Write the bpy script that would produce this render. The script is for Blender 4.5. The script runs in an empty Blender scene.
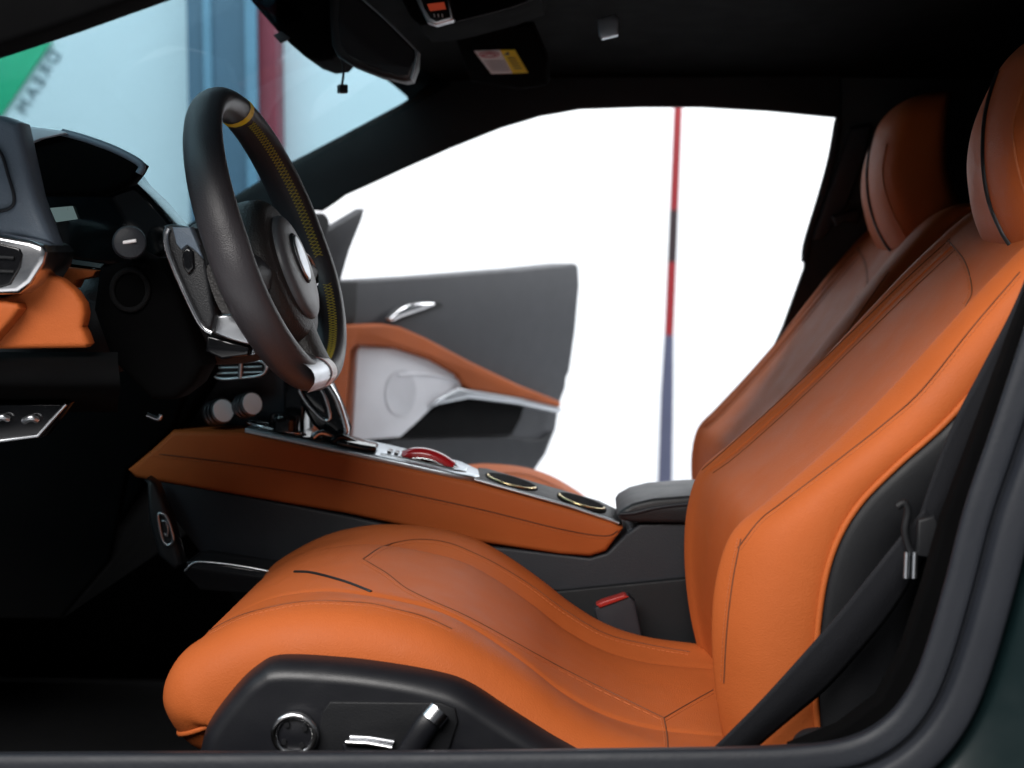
import bpy, bmesh, math, random
from mathutils import Vector, Matrix
from mathutils.bvhtree import BVHTree
random.seed(7)
SC = bpy.context.scene
COL = SC.collection
V = Vector

# ------------------------------------------------------------------ camera
FPX = 1480.0
PSI, TH = math.radians(3.0), math.radians(4.87)
CAM = V((0, -1.65, .75))
FW = V((-math.sin(PSI)*math.cos(TH), math.cos(PSI)*math.cos(TH), -math.sin(TH)))
RT = V((math.cos(PSI), math.sin(PSI), 0))
UP = RT.cross(FW)
cd = bpy.data.cameras.new('camera')
cam = bpy.data.objects.new('camera', cd); COL.objects.link(cam)
cam.matrix_world = Matrix.Translation(CAM) @ Matrix((RT, UP, -FW)).transposed().to_4x4()
cd.sensor_width = 36; cd.lens = FPX/1024*36; cd.clip_start = .05; cd.clip_end = 200
cd.dof.use_dof = True; cd.dof.focus_distance = 1.62; cd.dof.aperture_fstop = 5
SC.camera = cam

# ------------------------------------------------------------------ light (indoor stand: soft lamps, pale room light)
w = bpy.data.worlds.new('World'); SC.world = w; w.use_nodes = True
w.node_tree.nodes['Background'].inputs[0].default_value = (.80, .90, 1, 1)
w.node_tree.nodes['Background'].inputs[1].default_value = .07
def lamp(name, loc, aim, sx, sy, power, col=(1, 1, 1)):
    l = bpy.data.lights.new(name, 'AREA'); l.shape = 'RECTANGLE'; l.size = sx; l.size_y = sy
    l.energy = power; l.color = col
    o = bpy.data.objects.new(name, l); COL.objects.link(o); o.location = loc
    o.rotation_euler = (V(aim)-V(loc)).to_track_quat('-Z', 'Y').to_euler(); return o
lamp('key_softbox', (-.95, -2.3, 2.5), (.15, -.0, .5), 2.6, 1.4, 172, (1, .97, .94))
lamp('ceiling_softbox', (-2.5, .1, 2.7), (-.7, .2, .8), 2.2, 2.0, 32, (.86, .94, 1))
lamp('wall_wash', (-.6, 2.2, 3.6), (-.6, 4.6, .9), 7, .8, 315, (.97, .985, 1))
lamp('far_side_fill', (2.3, 3.3, 2.1), (-.3, 1.4, .5), 1.6, 1.2, 62, (.96, .98, 1))  # unseen lamp, added to brighten the open door, hub and knobs
SC.view_settings.view_transform = 'Standard'; SC.view_settings.look = 'None'
SC.view_settings.exposure = 0; SC.view_settings.gamma = 1
SC.cycles.use_denoising = True
SC.cycles.max_bounces = 8; SC.cycles.transparent_max_bounces = 12

# ------------------------------------------------------------------ helpers
def ray(px, py): return FW + RT*((px-512)/FPX) + UP*((384-py)/FPX)
def P(px, py, Y):
    d = ray(px, py); return CAM + d*((Y-CAM.y)/d.y)
def PX(px, py, X):                       # on a plane x = X
    d = ray(px, py); return CAM + d*((X-CAM.x)/d.x)
def cat(pts, n, closed=False):
    pts = [V(p) for p in pts]; m = len(pts); out = []
    L = m if closed else m-1
    for k in range(n):
        t = k/(n if closed else n-1)*L; i = min(int(t), L-1); f = t-i
        g = (lambda j: pts[j % m]) if closed else (lambda j: pts[max(0, min(m-1, j))])
        a, b, c, d = g(i-1), g(i), g(i+1), g(i+2)
        if not closed:
            if i == 0: a = b*2-c
            if i == m-2: d = c*2-b
        out.append(.5*((2*b)+(c-a)*f+(2*a-5*b+4*c-d)*f*f+(3*b-a-3*c+d)*f**3))
    return out
def obj(name, me, m, parent=None, smooth=None):
    if isinstance(me, bmesh.types.BMesh):
        bm = me; me = bpy.data.meshes.new(name)
        bmesh.ops.recalc_face_normals(bm, faces=bm.faces); bm.to_mesh(me); bm.free()
    if smooth is not None:
        for p in me.polygons: p.use_smooth = True
        if smooth < 179: me.set_sharp_from_angle(angle=math.radians(smooth))
    o = bpy.data.objects.new(name, me); COL.objects.link(o)
    if m: me.materials.append(m)
    if parent is not None:
        r = V((0, 0, 0)); q = parent
        while q is not None: r += q.location; q = q.parent
        me.transform(Matrix.Translation(-r)); o.parent = parent
    return o
def thing(name, label, cat_, loc=(0, 0, 0), group=None):
    o = bpy.data.objects.new(name, None); COL.objects.link(o); o.location = loc
    o.empty_display_size = .05; tag(o, label, cat_, group); return o
def tag(o, label, cat_, group=None):
    o['label'] = label; o['category'] = cat_
    if group: o['group'] = group
    return o
def struct(o): o['kind'] = 'structure'; return o

def grid_bm(rows, bm=None, closed=False, cap=False):
    bm = bm or bmesh.new()
    vs = [[bm.verts.new(p) for p in r] for r in rows]
    for i in range(len(vs)-1):
        n = len(vs[i])
        for j in range(n if closed else n-1):
            bm.faces.new((vs[i][j], vs[i][(j+1) % n], vs[i+1][(j+1) % n], vs[i+1][j]))
    if cap:
        bm.faces.new(vs[0]); bm.faces.new(vs[-1])
    return bm
def loft(rows, nu, nv, closed=False, cap=False):
    r1 = [cat(r, nv, closed) for r in rows]
    cols = [cat([r[j] for r in r1], nu) for j in range(nv)]
    return grid_bm([[cols[j][i] for j in range(nv)] for i in range(nu)], None, closed, cap)
def tube_bm(pts, r, n=8, closed=False, bm=None, up=V((0, 1, 0)), ry=None):
    bm = bm or bmesh.new(); pts = [V(p) for p in pts]; m = len(pts); rings = []
    for i, p in enumerate(pts):
        a = pts[(i-1) % m] if closed or i else p; b = pts[(i+1) % m] if closed or i < m-1 else p
        t = (b-a).normalized(); u = up if abs(t.dot(up)) < .95 else V((0, 0, 1)) if abs(t.z) < .95 else V((1, 0, 0))
        s = t.cross(u).normalized(); q = s.cross(t)
        rr = r[i] if isinstance(r, (list, tuple)) else r; r2 = (ry if ry else rr)
        rings.append([bm.verts.new(p+s*math.cos(k/n*math.tau)*rr+q*math.sin(k/n*math.tau)*r2) for k in range(n)])
    for i in range(m if closed else m-1):
        A, B = rings[i], rings[(i+1) % m]
        for k in range(n): bm.faces.new((A[k], A[(k+1) % n], B[(k+1) % n], B[k]))
    if not closed: bm.faces.new(rings[0]); bm.faces.new(rings[-1])
    return bm
def tube(name, pts, r, m, parent, n=8, closed=False, samples=None, **k):
    if samples: pts = cat(pts, samples, closed)
    return obj(name, tube_bm(pts, r, n, closed, **k), m, parent, 60)
def prism_bm(poly0, poly1, bev=0, seg=3, bm=None):
    b2 = bmesh.new(); a = [b2.verts.new(p) for p in poly0]; b = [b2.verts.new(p) for p in poly1]
    f0 = b2.faces.new(a); f1 = b2.faces.new(list(reversed(b))); n = len(a)
    for i in range(n): b2.faces.new((a[i], b[i], b[(i+1) % n], a[(i+1) % n]))
    bmesh.ops.recalc_face_normals(b2, faces=b2.faces)
    if bev:
        e = list(set(f0.edges) | set(f1.edges))
        bmesh.ops.bevel(b2, geom=e, offset=bev, segments=seg, profile=.5, affect='EDGES', clamp_overlap=True)
    if bm is not None:
        me = bpy.data.meshes.new('t'); b2.to_mesh(me); b2.free(); bm.from_mesh(me); bpy.data.meshes.remove(me); return bm
    return b2
def prism(name, px, Y0, Y1, m, parent, bev=.004, curve=None, pf=P, bm=None):
    """outline seen at the near plane, carried straight back to the far plane"""
    a = [pf(x, y, Y0) for x, y in px]
    if curve: a = cat(a, curve, True)
    if pf is P: b = [p+V((0, Y1-Y0, 0)) for p in a]
    elif pf is PX: b = [p+V((Y1-Y0, 0, 0)) for p in a]
    else: b = [p+pf.n*(Y1-Y0) for p in a]
    b = prism_bm(a, b, bev, bm=bm)
    if bm is not None: return None
    return obj(name, b, m, parent, 35)
def box_bm(c, s, rot=None, bev=.002, bm=None):
    c = V(c); h = V(s)/2
    q = [V((x*h.x, y*h.y, -h.z)) for x, y in ((-1, -1), (1, -1), (1, 1), (-1, 1))]
    t = [p+V((0, 0, s[2])) for p in q]
    M = (rot if rot else Matrix.Identity(3))
    return prism_bm([c+M@p for p in q], [c+M@p for p in t], bev, 2, bm)
def disc_bm(c, ax, prof, n=32, bm=None):
    """lathe: prof = [(distance along axis, radius)]"""
    bm = bm or bmesh.new(); ax = V(ax).normalized(); c = V(c)
    u = ax.cross(V((0, 0, 1)) if abs(ax.z) < .9 else V((1, 0, 0))).normalized(); v = ax.cross(u)
    rings = [[bm.verts.new(c+ax*d+(u*math.cos(k/n*math.tau)+v*math.sin(k/n*math.tau))*max(r, 1e-5)) for k in range(n)] for d, r in prof]
    for A, B in zip(rings, rings[1:]):
        for k in range(n): bm.faces.new((A[k], A[(k+1) % n], B[(k+1) % n], B[k]))
    bm.faces.new(rings[0]); bm.faces.new(rings[-1]); return bm
def bvh(o):
    r = V((0, 0, 0)); q = o
    while q is not None: r += q.location; q = q.parent
    me = o.data
    return BVHTree.FromPolygons([v.co+r for v in me.vertices], [tuple(p.vertices) for p in me.polygons])
def seam(name, o, px, m, parent, r=.0011, n=40, lift=0.0, samples=True, stitch=0):
    t = bvh(o); out = []
    q = cat([V((x, y, 0)) for x, y in px], n) if samples else [V((x, y, 0)) for x, y in px]
    for c in q:
        h, nn, i, d = t.ray_cast(CAM, ray(c.x, c.y).normalized())
        if h is None: continue
        out.append(h + (nn if nn.dot(CAM-h) > 0 else -nn)*lift)
    if len(out) < 3: print('seam miss', name); return None
    o2 = obj(name, tube_bm(out, r, 6), m, parent, 60)
    if stitch:
        L = sum((q[i+1]-q[i]).length for i in range(len(q)-1)); k = max(6, int(L/4.2)); qq = cat(q, k*3+1); runs = [[]]
        for i in range(k):
            pr_ = []
            for j in (0, 1, 2):
                c = qq[i*3+j]; d = qq[i*3+j+1]-c; d = d.normalized(); c = c+V((-d.y, d.x, 0))*stitch
                h, nn, _, _ = t.ray_cast(CAM, ray(c.x, c.y).normalized())
                if h is not None: pr_.append(h+(nn if nn.dot(CAM-h) > 0 else -nn)*.0003)
            if len(pr_) == 3 and (pr_[2]-pr_[0]).length < .02:
                if runs[-1] and (pr_[0]-runs[-1][-1][2]).length > .012: runs.append([])
                runs[-1].append(pr_)
        best = max(runs, key=len); bm = bmesh.new()
        for pr_ in best: tube_bm(pr_, .00055, 5, bm=bm)
        if best: obj('stitching', bm, STITCH_O, parent)
    return o2

# ------------------------------------------------------------------ materials
def mat(name, col, rough=.5, metal=0, bump=0, bscale=300, var=.08, vscale=6, kind='noise', coat=0, spec=.5, wr=0, emis=None, sheen=0):
    m = bpy.data.materials.new(name); m.use_nodes = True; nt = m.node_tree; N = nt.nodes; Lk = nt.links
    b = N['Principled BSDF']; b.inputs['Roughness'].default_value = rough; b.inputs['Metallic'].default_value = metal
    b.inputs['Specular IOR Level'].default_value = spec
    b.inputs['Coat Weight'].default_value = coat; b.inputs['Coat Roughness'].default_value = .08
    if sheen: b.inputs['Sheen Weight'].default_value = sheen; b.inputs['Sheen Roughness'].default_value = .5
    tc = N.new('ShaderNodeTexCoord')
    nz = N.new('ShaderNodeTexNoise'); nz.inputs['Scale'].default_value = vscale; nz.inputs['Detail'].default_value = 6
    Lk.new(tc.outputs['Object'], nz.inputs['Vector'])
    mr = N.new('ShaderNodeMapRange'); mr.inputs[1].default_value = .3; mr.inputs[2].default_value = .7
    mr.inputs[3].default_value = 1-var; mr.inputs[4].default_value = 1+var
    Lk.new(nz.outputs['Fac'], mr.inputs[0])
    mx = N.new('ShaderNodeVectorMath'); mx.operation = 'SCALE'; mx.inputs[0].default_value = col
    Lk.new(mr.outputs[0], mx.inputs['Scale']); Lk.new(mx.outputs[0], b.inputs['Base Color'])
    rr = N.new('ShaderNodeMapRange'); rr.inputs[1].default_value = .3; rr.inputs[2].default_value = .7
    rr.inputs[3].default_value = max(.02, rough-.05); rr.inputs[4].default_value = min(1, rough+.06)
    n2 = N.new('ShaderNodeTexNoise'); n2.inputs['Scale'].default_value = vscale*4; n2.inputs['Detail'].default_value = 4
    Lk.new(tc.outputs['Object'], n2.inputs['Vector']); Lk.new(n2.outputs['Fac'], rr.inputs[0]); Lk.new(rr.outputs[0], b.inputs['Roughness'])
    last = None
    if wr:
        n3 = N.new('ShaderNodeTexNoise'); n3.inputs['Scale'].default_value = 16; n3.inputs['Detail'].default_value = 3; n3.inputs['Distortion'].default_value = .8
        Lk.new(tc.outputs['Object'], n3.inputs['Vector'])
        bp = N.new('ShaderNodeBump'); bp.inputs['Strength'].default_value = wr; bp.inputs['Distance'].default_value = .01
        Lk.new(n3.outputs['Fac'], bp.inputs['Height']); last = bp
    if bump:
        if kind == 'vor':
            t = N.new('ShaderNodeTexVoronoi'); t.inputs['Scale'].default_value = bscale; o = t.outputs['Distance']
        else:
            t = N.new('ShaderNodeTexNoise'); t.inputs['Scale'].default_value = bscale; t.inputs['Detail'].default_value = 3; o = t.outputs['Fac']
        Lk.new(tc.outputs['Object'], t.inputs['Vector'])
        bp = N.new('ShaderNodeBump'); bp.inputs['Strength'].default_value = bump; bp.inputs['Distance'].default_value = .001
        Lk.new(o, bp.inputs['Height'])
        if last: Lk.new(last.outputs[0], bp.inputs['Normal'])
        last = bp
    if last: Lk.new(last.outputs[0], b.inputs['Normal'])
    if emis: b.inputs['Emission Color'].default_value = (*emis[0], 1); b.inputs['Emission Strength'].default_value = emis[1]
    return m
LEATHER = mat('orange_leather', (.41, .096, .0225), .60, bump=.26, bscale=700, kind='vor', var=.08, wr=.10, spec=.18)
STITCH_O = mat('orange_thread', (.42, .115, .033), .7)
SEAM = mat('dark_seam', (.13, .035, .010), .8)
PIPE_K = mat('black_piping', (.012, .012, .014), .5)
BLACK = mat('black_trim', (.0075, .008, .0095), .55, bump=.25, bscale=700, spec=.28)
SOFT = mat('soft_touch_black', (.0105, .011, .013), .48, bump=.3, bscale=650, kind='vor')
GREYP = mat('charcoal_trim', (.017, .0185, .0235), .5, spec=.35, bump=.2, bscale=700, kind='vor')
SHIELD = mat('seat_shield_plastic', (.0075, .008, .0105), .40, bump=.15, bscale=900, spec=.42)
DOORGREY = mat('door_grey', (.030, .032, .040), .5, bump=.2, bscale=600, kind='vor')
DASHB = mat('dash_blue_black', (.12, .155, .20), .42, bump=.25, bscale=650, kind='vor')
CARPET = mat('black_carpet', (.006, .006, .0065), .95, bump=.8, bscale=900, spec=.1)
LINER = mat('headliner_and_shade_black', (.0013, .0013, .0015), .95, bump=.4, bscale=1200, spec=.06)
WHEEL = mat('wheel_leather', (.034, .031, .035), .42, bump=.22, bscale=700, kind='vor')
WHEEL2 = mat('wheel_perforated', (.020, .018, .018), .5, bump=.5, bscale=420, kind='vor')
GLOSS = mat('piano_black', (.006, .006, .007), .12, var=.02)
CHROME = mat('satin_chrome', (.72, .72, .74), .2, 1, var=.04)
KNURL = mat('dark_knurl', (.10, .10, .11), .3, .9)
KFACE = mat('knob_face_silver', (.80, .82, .85), .45)
SILVER = mat('brushed_silver', (.55, .57, .60), .34, 1, bump=.1, bscale=400, var=.05)
PLATE = mat('grey_aluminium', (.42, .46, .50), .36, 1, bump=.08, bscale=300)
WHITEP = mat('white_speaker_panel', (.84, .85, .90), .45, bump=.1, bscale=900)
YELLOW = mat('yellow_leather', (.92, .66, .02), .5)
YTHREAD = mat('yellow_thread', (.50, .42, .05), .7)
RED = mat('red_lacquer', (.48, .015, .02), .15, coat=.6)
REDP = mat('red_plastic', (.33, .02, .015), .4)
GOLD = mat('gold_foil', (.85, .68, .38), .25, 1)
BELT = mat('belt_webbing', (.009, .0095, .012), .75, bump=.6, bscale=900, spec=.2)
SEAL = mat('rubber_seal', (.0095, .0115, .0165), .55, bump=.25, bscale=260, spec=.35)
GREENCAR = mat('dark_green_paint', (.003, .0095, .0105), .38, coat=.1, spec=.2, var=.03)
MIRROR = mat('mirror_face', (.02, .022, .025), .05, var=.0)
LABELW = mat('label_white', (.85, .82, .83), .5); LABELY = mat('label_yellow', (.85, .62, .02), .5)
PINK = mat('label_red', (.6, .12, .16), .5); INK = mat('ink', (.08, .08, .09), .6); INKG = mat('label_grey', (.36, .33, .34), .6)
WALL = mat('white_wall', (.82, .84, .86), .8, var=.02, vscale=1.2)
FLOORW = mat('pale_floor', (.74, .75, .77), .5, var=.03, vscale=2)
BLUEC = mat('blue_column', (.090, .145, .205), .5, var=.08, vscale=2)
BLUEL = mat('light_blue_trim', (.17, .29, .39), .5)
REDC = mat('red_panel', (.30, .035, .055), .5); GREENW = mat('green_panel', (.02, .42, .20), .5)
REDPOST = mat('red_post', (.19, .006, .011), .4); BLUEPOST = mat('blue_post', (.050, .056, .10), .5); DKRED = mat('maroon_post', (.012, .003, .006), .5)
LETTER = mat('grey_lettering', (.24, .28, .30), .6)
SCREEN = mat('instrument_glass', (.004, .005, .006), .08, var=0)
LIT = mat('lit_display', (.02, .03, .03), .3, emis=((.42, .60, .60), .22)); REDLIT = mat('red_display', (.05, .01, .01), .3, emis=((.8, .10, .04), .22))
GLASSM = bpy.data.materials.new('tinted_windscreen'); GLASSM.use_nodes = True
nt = GLASSM.node_tree; nt.nodes.remove(nt.nodes['Principled BSDF'])
tr = nt.nodes.new('ShaderNodeBsdfTransparent'); tr.inputs[0].default_value = (.525, .650, .690, 1)
gl = nt.nodes.new('ShaderNodeBsdfGlossy'); gl.inputs['Roughness'].default_value = .02
fr = nt.nodes.new('ShaderNodeValue'); fr.outputs[0].default_value = .025
mx = nt.nodes.new('ShaderNodeMixShader'); nt.links.new(fr.outputs[0], mx.inputs[0]); nt.links.new(tr.outputs[0], mx.inputs[1]); nt.links.new(gl.outputs[0], mx.inputs[2])
nt.links.new(mx.outputs[0], nt.nodes['Material Output'].inputs[0])

# ------------------------------------------------------------------ the place round the car
GZ = -.24
struct(obj('ground', grid_bm([[V((-12, -8, GZ)), V((14, -8, GZ))], [V((-12, 12, GZ)), V((14, 12, GZ))]]), FLOORW))
WY = 4.6
def wallbox(name, x0, x1, y0, y1, z0, z1, m, parent=None):
    return obj(name, box_bm(((x0+x1)/2, (y0+y1)/2, (z0+z1)/2), (x1-x0, y1-y0, z1-z0), None, .004), m, parent, 35)
struct(wallbox('back_wall', -9, 10, WY, WY+.2, GZ, 4.4, WALL))
def stripe(px0, px1, py, Y): return P(px0, py, Y).x, P(px1, py, Y).x
t = thing('blue_column', 'tall blue column with pale edge strips, behind the steering wheel through the windscreen', 'column', (P(215, 100, WY-.1).x, WY-.1, GZ))
a, b = stripe(188, 249, 100, WY-.2); wallbox('shaft', a, b, WY-.2, WY-.01, GZ, 4.2, BLUEC, t)
a, b = stripe(204, 212, 100, WY-.22); wallbox('edge_strip', a, b, WY-.22, WY-.2, GZ, 4.2, BLUEL, t)
a, b = stripe(246, 257, 100, WY-.22); wallbox('edge_strip', a, b, WY-.22, WY-.19, GZ, 4.2, BLUEL, t)
a, b = stripe(259, 277, 100, WY-.15)
tag(wallbox('red_panel', a, b, WY-.15, WY-.01, GZ, 4.2, REDC), 'narrow dark red upright panel beside the blue column', 'panel')
g = prism('green_panel', [(-120, 40), (52, 40), (-54, 196), (-120, 196)], WY-.03, WY-.012, GREENW, None, .002)
tag(g, 'bright green slanted wall panel at the upper corner of the windscreen', 'panel')
fc = bpy.data.curves.new('lettering', 'FONT'); fc.body = 'DREAM'; fc.size = .076; fc.space_character = 1.34; fc.extrude = .004; fc.align_x = 'CENTER'; fc.align_y = 'CENTER'
fo = bpy.data.objects.new('lettering', fc); COL.objects.link(fo)
lm = bpy.data.meshes.new_from_object(fo.evaluated_get(bpy.context.evaluated_depsgraph_get())); bpy.data.objects.remove(fo)
p0, p1 = P(58, 50, WY-.008), P(20, 113, WY-.008); r_ = (p1-p0).normalized(); u_ = V((r_.z, 0, -r_.x))      # reads mirrored, as seen from the back of the lettering
lm.transform(Matrix.Translation((p0+p1)/2) @ Matrix((r_, u_, V((0, -1, 0)))).transposed().to_4x4())
for p in lm.polygons: p.material_index = 0
lm.materials.clear()
tag(obj('wall_lettering', lm, LETTER), 'grey slanted lettering DREAM on the pale wall beside the green panel', 'lettering')
# striped post outside the passenger side
t = thing('striped_post', 'thin leaning post striped red, maroon and slate blue outside the passenger side', 'post', P(664, 485, 4.0))
seg = [((680, 60), (674, 210), 4.4, 4.6, REDPOST, 'red_band'), ((674, 210), (672, 262), 4.6, 4.7, DKRED, 'maroon_band'), ((672, 262), (669, 335), 4.7, 4.8, REDPOST, 'red_band'),
       ((669, 335), (667, 395), 4.8, 6.5, BLUEPOST, 'blue_band'), ((667, 395), (661, 640), 6.5, 9, BLUEPOST, 'base_sleeve')]
for (a, b, w0, w1, m, nm) in seg:
    tube(nm, [P(*a, 4.0), P(*b, 4.0)], [w0/FPX*5.65, w1/FPX*5.65], m, t, n=14)

# ------------------------------------------------------------------ car shell
car = thing('sports_car', 'dark green sports car shell with black headliner, pillars, sill and tinted windscreen', 'car', (.2, .37, 0))
# floor, firewall, rear bulkhead, tunnel
obj('cabin_floor', box_bm((-.25, .37, -.03), (2.3, 1.62, .06), None, .01), CARPET, car, 35)
obj('firewall', box_bm((-1.36, .37, .33), (.06, 1.62, .80), None, .01), CARPET, car, 35)
obj('rear_bulkhead', loft([[V((.78, y, -.02)), V((.80, y, .35)), V((.84, y, .75)), V((.86, y, 1.12))] for y in (-.5, -.1, .4, .8, 1.2)], 12, 16), LINER, car, 60)
# headliner
def hz(x, y):
    u = (y-.37)/.72
    return 1.125 - .10*abs(u)**3 - .05*max(0, (x-.35))**2 - (.05*max(0, -(x+.05))**1.5)
def hx(y): return -.33-.15*max(0, 1-((y-.33)/.70)**2)
hl = obj('headliner', grid_bm([[V((hx(y)+(.98-hx(y))*i/24, y, hz(hx(y)+(.98-hx(y))*i/24, y))) for y in [-.40+1.48*j/32 for j in range(33)]] for i in range(25)]), LINER, car, 60)
md = hl.modifiers.new('thick', 'SOLIDIFY'); md.thickness = .05; md.offset = 1
# far side frame: A pillar, roof rail and B pillar round the passenger opening
rail = [(178, 236), (236, 207), (290, 209), (322, 211), (334, 203), (345, 195), (372, 183), (400, 170), (450, 148), (500, 128), (540, 116), (580, 109), (640, 107), (700, 107), (770, 111), (842, 118)]
top = [(842, 40), (700, 30), (560, 32), (470, 55), (432, 80), (413, 96), (400, 104), (340, 136), (283, 166), (232, 197), (178, 230)]
prism('pillar_and_rail', rail+top, .98, .995, BLACK, car, .004)
prism('rear_pillar', [(836, 117), (829, 160), (818, 200), (805, 243), (804, 268), (796, 290), (783, 326), (740, 420), (700, 560), (1150, 560), (1150, 60), (836, 60)], .985, 1.0, SOFT, car, .004)
tube('window_seal', [P(x, y, .975) for x, y in [(838, 121), (831, 160), (820, 200), (807, 243), (805, 262)]], .007, DOORGREY, car, samples=24)
prism('pillar_cover', [(850, 128), (872, 124), (868, 150), (848, 205), (836, 222), (822, 240), (812, 240), (836, 170)], .962, .985, DOORGREY, car, .006)
ch = prism('belt_anchor_cover', [(832, 216), (846, 212), (856, 208), (862, 214), (858, 224), (846, 222), (836, 226)], .94, .965, SOFT, car, .004)
obj('far_sill', box_bm((-.2, 1.03, .13), (2.2, .10, .28), None, .02), BLACK, car, 35)
# windscreen
ws = []
far = [(452, 84), (345, 142), (286, 173), (235, 203), (150, 275)]
nearl = [(300, -56), (40, 38), (-90, 83), (-240, 150), (-420, 300)]
for k in range(5):
    a = P(*far[k], .99); b = P(*nearl[k], -.36)
    m_ = (a+b)/2 + V((-.16, 0, .05))
    q1 = (a*3+b)/4 + V((-.12, 0, .04)); q3 = (a+b*3)/4 + V((-.12, 0, .04))
    ws.append([a, q1, m_, q3, b])
wo = obj('windscreen', loft(ws, 20, 28), GLASSM, car, 60)
md = wo.modifiers.new('thick', 'SOLIDIFY'); md.thickness = .005
# near A pillar
prism('near_pillar', [(175, -16), (158, -10), (60, 25), (0, 45), (-120, 83), (-320, 141), (-320, -160), (420, -160), (420, -60), (260, -40)], -.41, -.36, LINER, car, .006)
# cowl outside
obj('bonnet', loft([[V((-1.15, y, .66)), V((-1.5, y, .64)), V((-2.0, y, .56)), V((-2.5, y, .36))] for y in (-.5, 0, .37, .8, 1.25)], 16, 16), GREENCAR, car, 60)
# near door aperture trim: swept section with ridges
path = [(1075, 120), (1050, 235), (1022, 330), (989, 430), (963, 506), (943, 582), (923, 650), (905, 692), (882, 720), (850, 737), (805, 744), (740, 747), (600, 749), (400, 751), (150, 752), (-80, 753)]
pp = cat([P(x, y, -.42) for x, y in path], 110)
sec = [(.016, .05, 0), (.005, .012, 0), (.002, .002, 1), (.006, -.003, 0), (.013, -.005, 0), (.022, -.006, 0), (.0245, -.001, 0), (.027, .001, 0), (.0295, -.003, 0), (.033, -.009, 0), (.042, -.012, 0), (.051, -.013, 0), (.056, -.010, 0), (.059, .004, 0), (.062, .02, 0)]
def sweep(sec, pp):
    rows = []
    for i, p in enumerate(pp):
        tt = (pp[min(i+1, len(pp)-1)]-pp[max(i-1, 0)]).normalized(); n = V((-tt.z, 0, tt.x))
        if n.dot(V((1, 0, -1))) < 0: n = -n
        rows.append([p+n*d+V((0, y, 0)) for d, y in sec])
    return rows
s2 = cat([V((d, y, 0)) for d, y, _ in sec], 44)
obj('door_aperture_trim', grid_bm(sweep([(q.x, q.y) for q in s2], pp)), SEAL, car, 60)
# painted rear quarter outside the trim
qs = cat([V(q+(0,)) for q in [(.056, .008), (.062, .0), (.075, -.012), (.11, -.03), (.2, -.06), (.34, -.075), (.5, -.06)]], 24)
obj('rear_quarter', grid_bm(sweep([(q.x, q.y) for q in qs], pp[:80])), GREENCAR, car, 60)
obj('sill_panel', box_bm((-.25, -.48, .08), (2.0, .06, .40), None, .02), GREENCAR, car, 35)
obj('inner_sill', box_bm((-.25, -.395, .10), (2.0, .04, .30), None, .01), CARPET, car, 35)
# inner rear side lining behind the driver's seat
lin = prism('rear_side_lining', [(1100, 200), (1040, 265), (1012, 340), (975, 440), (945, 520), (925, 590), (905, 650), (880, 700), (840, 730), (790, 750), (790, 790), (1100, 790)], -.385, -.36, LINER, car, .004)

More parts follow.
